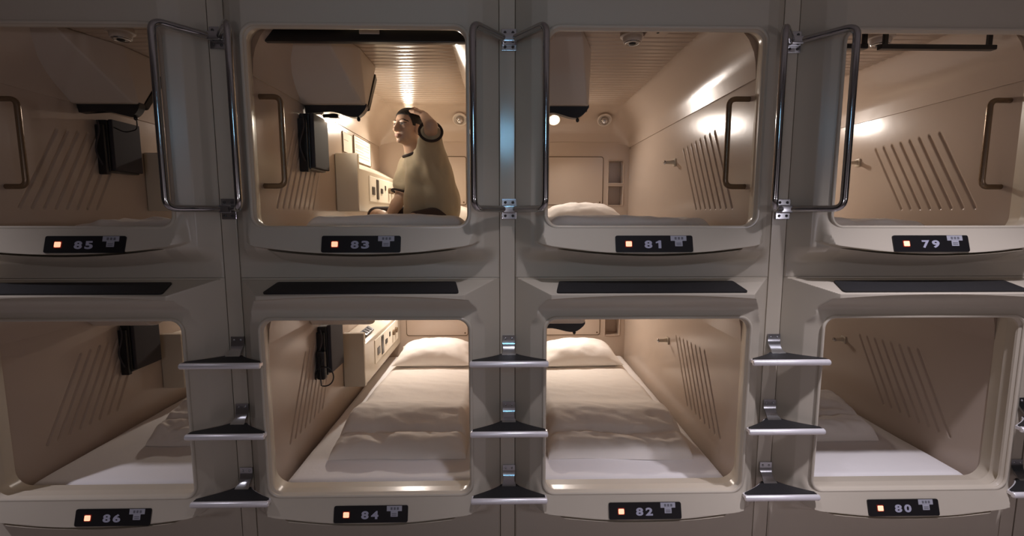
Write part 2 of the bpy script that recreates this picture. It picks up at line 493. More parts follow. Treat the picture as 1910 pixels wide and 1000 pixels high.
def air_vent(parent):
    mb = MB(); c = Vector((0.236, 1.985, 1.262)); ax = Vector((0, -0.72, -0.69)).normalized()
    a = Vector((1, 0, 0)); b = ax.cross(a)
    ring = [c+ax*0.004+(a*math.cos(q)+b*math.sin(q))*0.055 for q in [2*PI*k/28 for k in range(28)]]
    mb.tube(ring, 0.008, 10, closed=True)
    mb.tube([c-ax*0.01, c+ax*0.006], 0.054, 28)
    v = mb.build('air_vent', M['tv'], parent)
    k = MB(); R = ax.to_track_quat('Z', 'Y').to_matrix()
    k.ell(c+ax*0.016, (0.036, 0.036, 0.030), R); k.build('vent_ball', M['chrome'], v)
    return v

def tread_pad(parent):
    # black tread on the sloping ledge above a lower opening
    mb = MB()
    poly = round_poly([(-0.415, 0.158), (0.415, 0.158), (0.392, 0.060), (-0.392, 0.060)], 0.012)
    def zt(d): return 1.318+(0.172-d)/0.142*0.048
    mb.prism(poly, lambda a, d, t: (a, -d-t*0.3, zt(d)+t), -0.004, 0.007)
    return mb.build('tread_pad', M['rubber'], parent)

DIG = {}
def digit_mesh(ch):
    if ch in DIG: return DIG[ch]
    if ch == '1':                                   # heavy one with a flag
        mb = MB(); out = [(-0.001, -0.017), (0.011, -0.017), (0.011, 0.017), (0.001, 0.017), (-0.006, 0.0125), (-0.012, 0.0105), (-0.012, 0.0045), (-0.001, 0.0065)]
        mb.prism(out, lambda a, b, t: (a, -t, b), -0.0006, 0.0006)
        o = mb.build('numeral', M['digit']); me = o.data; bpy.data.objects.remove(o)
        DIG[ch] = me
        return me
    cu = bpy.data.curves.new('digit', 'FONT'); cu.body = ch; cu.size = 0.044
    cu.offset = 0.0017; cu.extrude = 0.0006; cu.align_x = 'CENTER'; cu.resolution_u = 4
    o = bpy.data.objects.new('digit', cu); C.objects.link(o)
    dg = bpy.context.evaluated_depsgraph_get()
    me = bpy.data.meshes.new_from_object(o.evaluated_get(dg)); bpy.data.objects.remove(o)
    bm = bmesh.new(); bm.from_mesh(me)
    xs = [v.co.x for v in bm.verts]; ys = [v.co.y for v in bm.verts]
    cx, cy = (min(xs)+max(xs))/2, (min(ys)+max(ys))/2
    sy_ = 0.034/(max(ys)-min(ys))
    sx = 0.033/(max(xs)-min(xs)) if ch != '1' else 1.75*sy_
    sy = 0.034/(max(ys)-min(ys))
    for v in bm.verts: v.co = Vector(((v.co.x-cx)*sx, -v.co.z, (v.co.y-cy)*sy))
    bmesh.ops.recalc_face_normals(bm, faces=bm.faces)
    bm.to_mesh(me); bm.free(); me.materials.clear(); me.materials.append(M['digit'])
    DIG[ch] = me
    return me

TILT = Matrix.Rotation(-math.atan(0.034/0.123), 3, 'X')
def plate_base(parent):
    """number plate; local frame lies on the sloping bumper face"""
    e = MB()
    e.prism(round_poly([(-0.166, -0.036), (0.166, -0.036), (0.166, 0.036), (-0.166, 0.036)], 0.009),
            lambda a, b, t: (a, -t, b), -0.003, 0.005)
    pl = e.build('number_plate', M['plate'], parent)
    k = 0.416; d = 0.152-0.034*k
    pl.location = (0.004, -d-0.001, 0.262+0.123*k); pl.rotation_euler = TILT.to_euler()
    b = MB(); b.box(-0.126, -0.094, -0.0062, -0.004, -0.0155, 0.0135, 0.002, seg=1)
    b.build('lamp_bezel', M['redbez'], pl)
    i = MB(); i.box(-0.1225, -0.0975, -0.0085, -0.005, -0.012, 0.010, 0.003)
    i.build('indicator_light', M['indic'], pl)
    s = MB(); s.box(0.071, 0.139, -0.0062, -0.004, 0.0125, 0.0345)
    s.box(0.089, 0.121, -0.0060, -0.004, -0.011, 0.013)
    for q in range(3): s.box(0.088+0.014*q, 0.097+0.014*q, -0.0066, -0.006, 0.018, 0.029, mi=1)
    for q in range(2): s.box(0.094, 0.116, -0.0066, -0.0058, -0.006+0.007*q, -0.003+0.007*q, mi=1)
    s.build('sticker', [M['sticker'], M['ink']], pl)
    return pl

def put_number(pl, txt):
    for k, ch in enumerate(txt):
        o = link('numeral', digit_mesh(ch), pl); o.location = (-0.026+0.044*k, -0.0062, -0.003)

def make_capsule(lower):
    root = bpy.data.objects.new('sleeping_capsule', None); C.objects.link(root); root.empty_display_size = 0.1
    f = front_mesh('front_panel', lower); f.parent = root
    trim_bead(root)
    if lower: tread_pad(root)
    return root

LAB = {
    85: 'upper cream capsule numbered 85, dim inside, far left of the top row',
    83: 'upper cream capsule numbered 83, brightly lit with the seated man inside',
    81: 'upper cream capsule numbered 81, lit, empty, with round detector on its ceiling',
    79: 'upper cream capsule numbered 79, far right of the top row',
    86: 'lower cream capsule numbered 86, dim inside, far left of the bottom row',
    84: 'lower cream capsule numbered 84, below the seated man, pillow and quilt inside',
    82: 'lower cream capsule numbered 82, below number 81, pillow against its left side',
    80: 'lower cream capsule numbered 80, far right of the bottom row',
}
up = make_capsule(False); lo = make_capsule(True)
side_panel(-1, up); side_panel(1, up); ceiling_panel(up); back_panel(up); base_panel(up)
tv_housing(up); ceiling_lamp(up); console(up); wall_hook(up); air_vent(up)
plu = plate_base(up)
for k in kids(up):
    if k.name.split('.')[0] not in ('front_panel', 'opening_trim', 'grab_handle'): dup(k, lo)
CAPS = {}
for i, (a, b) in enumerate(((85, 86), (83, 84), (81, 82), (79, 80))):
    for num, proto, zz in ((a, up, TIER), (b, lo, 0.0)):
        r = proto if i == 0 else dup(proto)
        r.location = (COLS[i], 0, zz); CAPS[num] = r
rl = reading_lamp(CAPS[83], M['lampon']); rl.location = (-0.03, 0.15, 0.045)
for num in (82, 80):
    for k in kids(CAPS[num]):
        if k.name.startswith('television_housing'): k.location.z = -0.022
for num in (84, 86):
    for k in kids(CAPS[num]):
        if k.name.startswith('television_housing'):
            k.location.z = -0.022
            for q in kids(k):
                if q.name.startswith(('wavy_lip', 'cord_plug')): bpy.data.objects.remove(q)
                elif q.name.startswith('screen_surround'): q.location = (0, 0.02, 0.03)
for num in (85, 83): inner_handle(-1, CAPS[num]).location.y = 0.06 if num == 85 else 0
for num in (81, 79): inner_handle(1, CAPS[num])
for num, r in CAPS.items():
    tag(r, LAB[num], 'capsule', 'capsules of the upper row' if num % 2 else 'capsules of the lower row')
    for k in kids(r):
        if k.name.startswith('number_plate'):
            put_number(k, str(num)); k.location.x += {85: 0.10, 86: 0.10, 79: -0.04, 80: -0.045}.get(num, 0)

# ------------------------------------------------------------------ bedding
def cap_pos(num, u, y, z):
    o = CAPS[num].location; return (o.x+u, y, o.z+z)

def heap(nx, ny, x0, x1, y0, y1, hfun, base=0.0):
    """closed heap: top surface hfun(s,t) over a rectangle with a flat underside"""
    mb = MB(); vs = []; fs = []
    for j in range(ny+1):
        for i in range(nx+1):
            s, t = i/nx, j/ny
            vs.append(hfun(s, t))
    for j in range(ny):
        for i in range(nx):
            a = j*(nx+1)+i; fs.append([a, a+1, a+nx+2, a+nx+1])
    n0 = len(vs)
    for j in range(ny+1):
        for i in range(nx+1):
            p = vs[j*(nx+1)+i]; vs.append((p[0], p[1], base))
    for j in range(ny):
        for i in range(nx):
            a = n0+j*(nx+1)+i; fs.append([a+1, a, a+nx+1, a+nx+2])
    W = nx+1
    ring = [i for i in range(W)]+[j*W+nx for j in range(1, ny+1)]+[ny*W+i for i in range(nx-1, -1, -1)]+[j*W for j in range(ny-1, 0, -1)]
    for a, b in zip(ring, ring[1:]+ring[:1]): fs.append([b, a, n0+a, n0+b])
    mb.add(vs, fs); return mb

def edge_r(d, r): # quarter-round shoulder
    d = max(0.0, min(r, d)); return math.sqrt(max(0, 1-(1-d/r)**2))

def mattress(num, label):
    def h(s, t):
        s = 0.5-0.5*math.cos(PI*s); t2 = 0.5-0.5*math.cos(PI*t)
        x = -0.500+1.0*s; y = 0.055+2.10*t2
        e = edge_r(min(x+0.5, 0.5-x), 0.05)*edge_r(min(y-0.055, 2.155-y), 0.05)
        z = 0.205+(0.345-0.205)*(0.4+0.6*e)+0.004*noise.noise(Vector((x*5, y*5, num)))*e
        # corner roundness in plan
        return (x, y, z)
    o = heap(40, 70, 0, 0, 0, 0, h, 0.2005).build('mattress', M['sheet'])
    o.location = CAPS[num].location
    tag(o, label, 'mattress', 'capsule mattresses')
    return o

def quilt(num, label, u0, u1, y0, y1, th, seed, layers=True, slope=0.28, lean=0.0, rum=1.0):
    zm = 0.347
    def h(s, t):
        s = 0.5-0.5*math.cos(PI*s); t = (0.5-0.5*math.cos(PI*t))*0.5+t*0.5
        x = u0+(u1-u0)*s; y = y0+(y1-y0)*t
        wob = 0.016*noise.noise(Vector((x*3.1, y*2.2, seed)))
        wy = 0.020*noise.noise(Vector((x*2.3, seed*3.1, 1.7)))*(1-t)
        dx = min(x-u0, u1-x); dy = min(y-y0, (y1-y)*0.6)
        e = edge_r(dx, 0.07)**0.8*edge_r(dy, 0.045)**0.8
        yy = y-y0
        if layers:
            a1 = float(sst(0.0, slope, yy)); p = 0.36+0.64*(0.5*a1+0.5*min(1, yy/slope))
            p += 0.05*math.exp(-((yy-0.06)/0.03)**2)-0.15*math.exp(-((yy-0.130+wob)/0.014)**2)*(1-0.5*abs(s-0.5))
            p -= 0.40*float(sst(slope+0.01, slope+0.34, yy+wob*2))+0.22*float(sst(0.75, 1.25, yy))
        else:
            p = (0.94+0.06*math.sin(9*x+seed))*(1-abs(lean)*(s if lean > 0 else 1-s))
        n1 = noise.noise(Vector((x*7+y*2.0, y*15+x*3, seed)))
        n2 = noise.noise(Vector((x*19+y*6, y*34+6*x, seed+5)))
        front = max(0.25, 1-yy/0.6)
        z = zm+th*e*(p+rum*front*(0.10*n1+0.045*n2))
        return (x+wob*0.8*(1 if dx > 0 else 1)*0.6, y+wy+wob*0.4, max(z, zm-0.002+0.0*th))
    o = heap(90, 130, 0, 0, 0, 0, h, zm-0.001).build('folded_quilt', M['quilt'], ang=75)
    o.location = CAPS[num].location
    tag(o, label, 'quilt', 'white quilts on the capsule beds')
    return o

def pillow(num, label, u, y, w, d, th, seed, rz=0.0, zb=0.345):
    mb = MB(); nx, ny = 48, 36; vs = []; fs = []
    for side in (1, -1):
        for j in range(ny+1):
            for i in range(nx+1):
                a, b = -1+2*i/nx, -1+2*j/ny
                a = math.sin(a*PI/2); b = math.sin(b*PI/2)
                pin = 1-0.10*(abs(a)**2*(1-abs(b))**1 + 0) 
                px = a*w/2*(1-0.09*(1-b*b)*abs(a)**3); py = b*d/2*(1-0.13*(1-a*a)*abs(b)**3)
                hgt = (max(0, 1-abs(a)**3.0)*max(0, 1-abs(b)**2.6))**0.62
                n1 = noise.noise(Vector((a*3+seed, b*4, seed)))*0.12+noise.noise(Vector((a*9+b*5+seed, b*5-a*3, seed+2)))*0.045*(1-b)
                ang = math.atan2(b, a); n2 = 0.05*math.sin(ang*9+seed)*(max(abs(a), abs(b))**2)
                k = th*(0.72 if side > 0 else 0.28)
                z = side*k*hgt*(1+(n1+n2 if side > 0 else 0))
                vs.append((px, py, z))
    W = nx+1; n0 = W*(ny+1)
    for j in range(ny):
        for i in range(nx):
            q = j*W+i; fs.append([q, q+1, q+W+1, q+W]); fs.append([n0+q+1, n0+q, n0+q+W, n0+q+W+1])
    mb.add(vs, fs)
    o = mb.build('pillow', M['pillow'], ang=80)
    o.location = cap_pos(num, u, y, zb+th*0.28+0.004); o.rotation_euler = (math.radians(4), 0, rz)
    tag(o, label, 'pillow', 'white pillows in the capsules')
    return o

mattress(85, 'white mattress in dim upper capsule 85'); mattress(83, 'white mattress the seated man sits on')
mattress(81, 'white mattress in upper capsule 81'); mattress(79, 'white mattress in upper capsule 79')
mattress(86, 'white sheeted mattress in dim lower capsule 86'); mattress(84, 'white sheeted mattress in lower capsule 84')
mattress(82, 'white sheeted mattress in lower capsule 82'); mattress(80, 'white sheeted mattress in lower capsule 80')
quilt(84, 'thick white quilt folded at the foot of the bed in lower capsule 84', -0.335, 0.40, 0.27, 2.05, 0.170, 1.3)
quilt(82, 'thick white quilt folded at the foot of the bed in lower capsule 82', -0.40, 0.385, 0.25, 2.05, 0.170, 2.9)
quilt(86, 'crumpled white quilt on the bed in dim lower capsule 86', -0.20, 0.42, 0.44, 1.55, 0.17, 4.4, rum=2.0)
quilt(80, 'crumpled white quilt on the bed in lower capsule 80', -0.42, 0.31, 0.42, 1.55, 0.17, 6.2, rum=1.8)
quilt(83, 'flat folded white quilt in front of the seated man', -0.385, 0.405, 0.20, 0.56, 0.095, 7.1, False)
quilt(81, 'folded white quilt at the sill of upper capsule 81', -0.42, 0.42, 0.22, 0.75, 0.090, 8.8, False, rum=1.7, lean=0.1)
quilt(85, 'rumpled white quilt at the sill of dim upper capsule 85', -0.32, 0.42, 0.24, 1.0, 0.105, 9.7, False, rum=2.2, lean=-0.55)
quilt(79, 'rumpled white quilt at the sill of upper capsule 79', -0.42, 0.31, 0.24, 0.9, 0.10, 11.3, False, rum=2.2, lean=0.4)
pillow(84, 'white pillow at the head of the bed in lower capsule 84', 0.03, 1.79, 0.68, 0.46, 0.185, 1.0, 0.0, 0.400)
pillow(82, 'white pillow at the head of the bed in lower capsule 82', 0.0, 1.77, 0.68, 0.46, 0.185, 3.3, 0.04, 0.400)
pillow(81, 'white pillow at the head of the bed in upper capsule 81', 0.0, 1.72, 0.68, 0.42, 0.19, 5.1, 0.0)
pillow(83, 'white pillow behind the seated man', 0.08, 1.90, 0.66, 0.38, 0.18, 2.2, 0.1)

# ------------------------------------------------------------------ black coin boxes on the left walls
def wall_box(num, y, z, label, cords=1):
    t = thing('wall_box', label, 'wall box', cap_pos(num, -HW, y, z), 'black boxes on the capsule walls')
    mb = MB(); mb.box(0.002, 0.055, -0.12, 0.10, 0.0, 0.30, 0.006)
    mb.box(0.0, 0.048, -0.138, -0.11, -0.015, 0.27, 0.005)
    mb.build('case', M['black'], t)
    f = MB(); f.box(0.052, 0.075, -0.105, 0.105, 0.010, 0.305, 0.005); f.build('cover', M['greyp'], t)
    cb = MB()
    pts = []
    for k in range(40):
        q = k/39
        pts.append((0.030+0.012*math.sin(q*7), -0.150-0.012*math.sin(q*PI), 0.29-0.25*q+0.0*q))
    cb.tube(pts, 0.005, 8)
    cb.build('cord', M['greyp'], t)
    if cords > 1:
        q = MB(); q.box(0.004, 0.060, -0.178, -0.140, -0.012, 0.165, 0.016); q.build('handset', M['black'], t)
        lb = MB(); pts = [(0.03, -0.182, 0.13)]
        for k in range(30):
            q = -0.35+k/29*2*PI*0.86
            pts.append((0.055+0.055*math.sin(q), -0.184+0.004*k/29, 0.015-0.058*math.cos(q)))
        pts.append((0.05, -0.182, 0.12))
        lb.tube(pts, 0.004, 8); lb.build('cord', M['black'], t)
    return t
wall_box(83, 0.63, 0.69, 'black wall box with grey cover left of the seated man')
wall_box(84, 0.74, 0.695, 'black wall box with looped cord in lower capsule 84', 2)
wall_box(85, 0.82, 0.69, 'black wall box below the television hood in dim upper capsule 85')
wb85 = [o for o in bpy.data.objects if o.name.startswith('wall_box')][-1]
cb = MB(); cb.tube(fillet([(0.05, -0.08, 0.27), (0.16, -0.12, 0.225), (0.27, -0.17, 0.235), (0.296, -0.205, 0.285)], 0.05, 6), 0.0035, 8)
cb.build('cord', M['black'], wb85)
wall_box(86, 0.84, 0.69, 'black wall box in dim lower capsule 86')

# remote control on the console of 84
rc = thing('remote_control', 'small dark remote control lying on the console in lower capsule 84', 'remote control', cap_pos(84, -0.418, 1.28, 0.7905))
rc.rotation_euler = (0, math.atan2(0.08, 0.143), 0)
mb = MB(); mb.box(-0.028, 0.028, -0.10, 0.10, 0, 0.022, 0.006); mb.build('case', M['black'], rc)
for k in range(3):
    b = MB(); b.box(-0.020, 0.020, -0.07+0.05*k, -0.04+0.05*k, 0.021, 0.025, 0.002, seg=1); b.build('button', M['greyp'], rc)

# paper notices on the wall of 83
def notice(y0, y1, z0, z1, label, lines):
    t = thing('wall_notice', label, 'notice', cap_pos(83, -HW, (y0+y1)/2, z0), 'paper notices on the wall beside the man')
    w = (y1-y0)/2; hgt = z1-z0
    mb = MB(); mb.box(0.0005, 0.005, -w, w, 0, hgt); mb.build('sheet', M['paper'], t)
    k = MB()
    for i in range(lines):
        z = hgt*(0.9-0.8*i/lines); L = w*(0.85 if i % 4 else 0.5)
        k.box(0.0048, 0.0056, -w*0.85, -w*0.85+2*L*0.95, z-hgt*0.016, z+hgt*0.010)
    k.box(0.0048, 0.0056, -w*0.8, w*0.1, hgt*0.60, hgt*0.63)
    k.build('printed_lines', M['paperink'], t)
    fb = MB()
    fb.tube(fillet([(0.004, -w, 0), (0.004, w, 0), (0.004, w, hgt), (0.004, -w, hgt), (0.004, -w, 0)], 0.01, 3), 0.004, 6)
    fb.build('frame', M['tan'], t)
notice(1.20, 1.40, 0.88, 1.02, 'pale blank notice on the wall below the reading lamp of capsule 83', 0)
notice(1.44, 1.87, 0.845, 1.035, 'printed notice on the wall above the console beside the seated man', 7)

# rolled blind in 83, thin rails in 79
b = thing('roller_blind', 'rolled black blind along the top of the opening of capsule 83', 'blind', cap_pos(83, 0, 0.10, 1.20))
mb = MB(); mb.box(-0.500, 0.500, -0.012, 0.02, 0.012, 0.066, 0.006); mb.build('blind_roll', M['black'], b)
mb = MB(); mb.box(-0.04, 0.05, -0.020, -0.010, 0.044, 0.085, 0.003); mb.build('clip', M['tv'], b)
for (u0, u1, lab) in ((-0.40, -0.19, 'left dark curtain rail at the top of capsule 79'), (-0.13, 0.42, 'right dark curtain rail at the top of capsule 79')):
    r_ = thing('curtain_rail', lab, 'rail', cap_pos(79, (u0+u1)/2, 0.12, 1.215), 'dark rails at the top of capsule 79')
    mb = MB(); w = (u1-u0)/2; mb.box(-w, w, -0.015, 0.015, -0.010, 0.012, 0.004); mb.build('rail', M['black'], r_)
    for sx in (-1, 1):
        mb = MB(); mb.box(sx*w*0.9-0.01, sx*w*0.9+0.01, -0.008, 0.008, 0.010, 0.115, 0.002, seg=1); mb.build('bracket', M['black'], r_)

# smoke detector and cover plate on the ceiling of 81
for num, lab in ((81, 'round detector on the ribbed ceiling of capsule 81'), (85, 'round detector on the ceiling of dim capsule 85'), (79, 'round detector on the ceiling of capsule 79')):
    s = thing('smoke_detector', lab, 'detector', cap_pos(num, 0.0, 0.28, 1.332), 'round detectors on the capsule ceilings')
    mb = MB(); mb.tube([(0, 0, 0), (0, 0, -0.018), (0, 0, -0.022), (0, 0, -0.045), (0, 0, -0.05)], [0.06, 0.06, 0.048, 0.044, 0.03], 28); mb.build('body', M['tv'], s)
    mb = MB()
    mb.tube([(0.034*math.cos(q), 0.034*math.sin(q), -0.047) for q in [2*PI*k/24 for k in range(24)]], 0.006, 8, closed=True); mb.build('ring', M['chrome'], s)
    mb = MB(); mb.ell((0, 0, -0.051), (0.018, 0.018, 0.008)); mb.build('sensor', M['black'], s)
s = thing('cover_plate', 'square cream plate beside the detector in capsule 81', 'plate', cap_pos(81, 0.10, 0.20, 1.332))
mb = MB(); mb.box(-0.055, 0.055, -0.055, 0.055, -0.03, 0, 0.006); mb.build('body', M['liner'], s)
mb = MB(); mb.ell((0.0, 0.0, -0.030), (0.007, 0.007, 0.003)); mb.build('screw', M['screw'], s)

# ------------------------------------------------------------------ posts, handles, steps
POSTS = [-2*PITCH, -PITCH, 0.0, PITCH, 2*PITCH]
pm = MB(); pm.box(-0.0340, 0.0340, -0.004, 0.05, 0.0, 2.785, 0.003)
post0 = pm.build('trim_1', M['post'])
gm = MB(); gm.box(-0.042, 0.042, 0.004, 0.06, 0.0, 2.785)
gap0 = gm.build('trim_6', M['gap'])
for i, x in enumerate(POSTS):
    o = post0 if i == 0 else post0.copy(); g = gap0 if i == 0 else gap0.copy()
    for q, nm in ((o, 'trim_%d' % (i+1)), (g, 'trim_%d' % (i+6))):
        if i: C.objects.link(q)
        q.name = nm; q.location = (x, 0, 0); tag(q, kind='structure')

def make_handles():
    root = bpy.data.objects.new('climbing_handle', None); C.objects.link(root); root.empty_display_size = 0.1
    for sx in (-1, 1):
        mb = MB()
        pts = fillet([(sx*0.016, -0.022, 0.0), (sx*0.146, -0.190, 0.0), (sx*0.146, -0.190, 0.725), (sx*0.016, -0.022, 0.725)], 0.042, 8)
        mb.tube(pts, 0.0145, 16)
        mb.build('rail', M['chrome'], root)
    for z in (0.0, 0.725):
        mb = MB(); mb.box(-0.033, 0.033, -0.014, -0.0035, z-0.046, z+0.046, 0.003)
        mb.box(-0.028, 0.028, -0.045, -0.010, z-0.018, z+0.018, 0.006)
        bk = mb.build('bracket', M['steel'], root)
        for ax in (-0.017, 0.017):
            for az in (-0.030, 0.030):
                q = MB(); q.ell((ax, -0.0145, z+az), (0.0065, 0.004, 0.0065), u=10, v=6); q.build('screw', M['screw'], bk)
    return root
HL = {1: 'pair of chrome grab rails between dim capsule 85 and capsule 83',
      2: 'pair of chrome grab rails on the middle post, between capsules 83 and 81',
      3: 'pair of chrome grab rails between capsules 81 and 79'}
h0 = make_handles()
for n, i in enumerate((1, 2, 3)):
    h = h0 if n == 0 else dup(h0)
    h.location = (POSTS[i]+0.008, 0, 1.683)
    tag(h, HL[i], 'handle', 'chrome climbing handles of the upper row')

def make_step():
    root = bpy.data.objects.new('ladder_step', None); C.objects.link(root); root.empty_display_size = 0.1
    side = []
    for k in range(11):
        t = k/10
        side.append((0.034+(0.163-0.034)*t**1.5*(1), 0.035+0.100*t))   # flaring flank
    flank = [(0.036, 0.040)]
    for k in range(1, 11):
        t = k/10; flank.append((0.036+0.126*(t**1.35), 0.040+0.098*(1-(1-t)**1.0)*0.9+0.0))
    right = flank+[(0.163, 0.150)]
    poly = [(x, d) for x, d in right]+[(-x, d) for x, d in right[::-1]]
    tr = MB(); big = [(x*1.025+(0.003 if x > 0 else -0.003), d-0.004 if d < 0.145 else d) for x, d in poly]
    tr.prism(big, lambda a, d, t: (a, -d, t), -0.016, -0.002)
    tr.build('tray', M['alu'], root)
    pd = MB(); pd.prism(poly, lambda a, d, t: (a, -d, t), -0.003, 0.004); pd.build('tread_pad', M['rubber'], root)
    nb = MB()
    prof = [(0.143, 0.002), (0.150, 0.004), (0.158, 0.001), (0.163, -0.006), (0.163, -0.014), (0.159, -0.021), (0.150, -0.024), (0.143, -0.022)]
    xs = [-0.1725, -0.171, -0.166, 0.166, 0.171, 0.1725]; sc = [0.45, 0.8, 1, 1, 0.8, 0.45]
    vs = []; fs = []; n = len(prof)
    for x, s_ in zip(xs, sc):
        for (d, z) in prof: vs.append((x, -(0.152+(d-0.152)*s_), -0.010+(z+0.010)*s_))
    for i in range(len(xs)-1):
        for k in range(n):
            l = (k+1) % n; fs.append([i*n+k, i*n+l, (i+1)*n+l, (i+1)*n+k])
    fs += [list(range(n)), [(len(xs)-1)*n+k for k in range(n)]]
    nb.add(vs, fs); nb.build('nosing', M['alu'], root, ang=40)
    # chrome strap: plate on the post sweeping out under the tread
    bb = MB(); path = [(-0.006, 0.082), (-0.007, 0.060), (-0.010, 0.042), (-0.020, 0.026), (-0.034, 0.014), (-0.05, 0.004), (-0.075, -0.008), (-0.11, -0.012)]
    vs = []; fs = []
    for k, (y, z) in enumerate(path):
        w = 0.029 if k < 3 else (0.026 if k < 5 else 0.032)
        t = Vector(path[min(k+1, len(path)-1)])-Vector(path[max(k-1, 0)]); t.normalize(); nn = Vector((t.y, -t.x))*0.004
        for sx, sn in ((-1, 1), (1, 1), (1, -1), (-1, -1)): vs.append((sx*w, y+nn.x*sn, z+nn.y*sn))
    for k in range(len(path)-1):
        for q in range(4):
            l = (q+1) % 4; fs.append([k*4+q, k*4+l, k*4+4+l, k*4+4+q])
    fs += [[0, 1, 2, 3], [len(path)*4-4+q for q in range(4)]]
    bb.add(vs, fs); bk = bb.build('bracket', M['steel'], root, ang=30)
    for ax in (-0.015, 0.015):
        q = MB(); q.ell((ax, -0.0115, 0.068), (0.005, 0.004, 0.005), u=10, v=6); q.build('screw', M['steel'], bk)
    return root
st0 = make_step(); first = True
PN = {1: 'the post between capsules 86 and 84', 2: 'the middle post between capsules 84 and 82', 3: 'the post between capsules 82 and 80', 4: 'the dark post at the right edge'}
for i in (1, 2, 3, 4):
    for z, w in ((1.020, 'topmost'), (0.700, 'middle'), (0.385, 'lowest')):
        if i == 4 and z > 1: continue
        t_ = st0 if first else dup(st0); first = False
        t_.location = (POSTS[i]+0.006, 0, z)
        tag(t_, '%s black ladder step with metal nosing on %s' % (w, PN[i]), 'step', 'ladder steps on the posts')

# ------------------------------------------------------------------ the seated man
class SD:
    """blends rounded volumes into one continuous skin (distance field, then surface nets)"""
    def __init__(s, h, lo, hi, k=0.012):
        s.h = h; s.k = k; s.lo = np.array(lo, float); s.n = np.ceil((np.array(hi)-s.lo)/h).astype(int)+1
        s.F = np.full(tuple(s.n), 0.05, np.float32)
    def _put(s, lo, hi, fn):
        m = 0.03
        a = np.clip(np.floor((np.array(lo)-m-s.lo)/s.h).astype(int), 0, s.n-1)
        b = np.clip(np.ceil((np.array(hi)+m-s.lo)/s.h).astype(int)+1, 1, s.n)
        if np.any(b <= a): return
        ax = [s.lo[q]+s.h*np.arange(a[q], b[q]) for q in range(3)]
        P = np.stack(np.meshgrid(*ax, indexing='ij'), -1)
        d = fn(P).astype(np.float32)
        v = s.F[a[0]:b[0], a[1]:b[1], a[2]:b[2]]
        hh = np.maximum(s.k-np.abs(v-d), 0)/s.k
        v[...] = np.minimum(np.minimum(v, d)-hh*hh*s.k*0.25, 0.05)
    def ell(s, c, r, R=None, u=0, v=0):
        c = np.array(c[:], float); r = np.array(r, float); Rm_ = np.array(R) if R is not None else np.eye(3)
        def fn(P):
            q = (P-c) @ Rm_
            k0 = np.linalg.norm(q/r, axis=-1); k1 = np.linalg.norm(q/(r*r), axis=-1)
            return k0*(k0-1)/np.maximum(k1, 1e-6)
        mr = r.max(); s._put(c-mr, c+mr, fn)
    def cone(s, a, b, ra, rb):
        a = np.array(a[:], float); b = np.array(b[:], float); ab = b-a; L = max(ab @ ab, 1e-9)
        def fn(P):
            t = np.clip(((P-a) @ ab)/L, 0, 1)
            return np.linalg.norm(P-a-t[..., None]*ab, axis=-1)-(ra+(rb-ra)*t)
        mr = max(ra, rb); s._put(np.minimum(a, b)-mr, np.maximum(a, b)+mr, fn)
    def mesh(s, name):
        F = s.F; ins = F < 0
        c = np.zeros(tuple(np.array(F.shape)-1), np.int8); sl = lambda o, n: slice(o, n-1+o)
        nx, ny, nz = F.shape
        for i in (0, 1):
            for j in (0, 1):
                for k in (0, 1): c += ins[sl(i, nx), sl(j, ny), sl(k, nz)]
        cells = np.argwhere((c > 0) & (c < 8))
        acc = np.zeros((len(cells), 3)); cnt = np.zeros(len(cells))
        for ax in range(3):
            o1, o2 = [q for q in range(3) if q != ax]
            for i in (0, 1):
                for j in (0, 1):
                    off = np.zeros(3, int); off[o1] = i; off[o2] = j
                    p = cells+off; q = p.copy(); q[:, ax] += 1
                    fa = F[p[:, 0], p[:, 1], p[:, 2]]; fb = F[q[:, 0], q[:, 1], q[:, 2]]
                    m = (fa < 0) != (fb < 0)
                    t = np.where(m, fa/np.where(m, fa-fb, 1), 0)
                    pt = p.astype(float); pt[:, ax] += t
                    acc[m] += pt[m]; cnt[m] += 1
        V = s.lo+s.h*(acc/cnt[:, None])
        idx = np.full(c.shape, -1, np.int64); idx[cells[:, 0], cells[:, 1], cells[:, 2]] = np.arange(len(cells))
        faces = []
        for ax in range(3):
            o1, o2 = (ax+1) % 3, (ax+2) % 3
            A = ins.take(range(F.shape[ax]-1), axis=ax); B = ins.take(range(1, F.shape[ax]), axis=ax)
            for flip, mask in ((False, A & ~B), (True, ~A & B)):
                e = np.argwhere(mask)
                e = e[(e[:, o1] > 0) & (e[:, o2] > 0) & (e[:, o1] < c.shape[o1]) & (e[:, o2] < c.shape[o2])]
                q = []
                for (i, j) in ((0, 0), (-1, 0), (-1, -1), (0, -1)):
                    z = e.copy(); z[:, o1] += i; z[:, o2] += j; q.append(idx[z[:, 0], z[:, 1], z[:, 2]])
                q = np.stack(q, 1); q = q[(q >= 0).all(1)]
                faces.append(q[:, ::-1] if flip else q)
        Q = np.concatenate(faces)
        me = bpy.data.meshes.new(name); me.from_pydata(V.tolist(), [], Q.tolist()); me.update()
        bm = bmesh.new(); bm.from_mesh(me); bmesh.ops.recalc_face_normals(bm, faces=bm.faces)
        for _ in range(2): bmesh.ops.smooth_vert(bm, verts=bm.verts, factor=0.5, use_axis_x=True, use_axis_y=True, use_axis_z=True)
        bm.to_mesh(me); bm.free()
        me.polygons.foreach_set('use_smooth', [True]*len(me.polygons)); me.update()
        return me

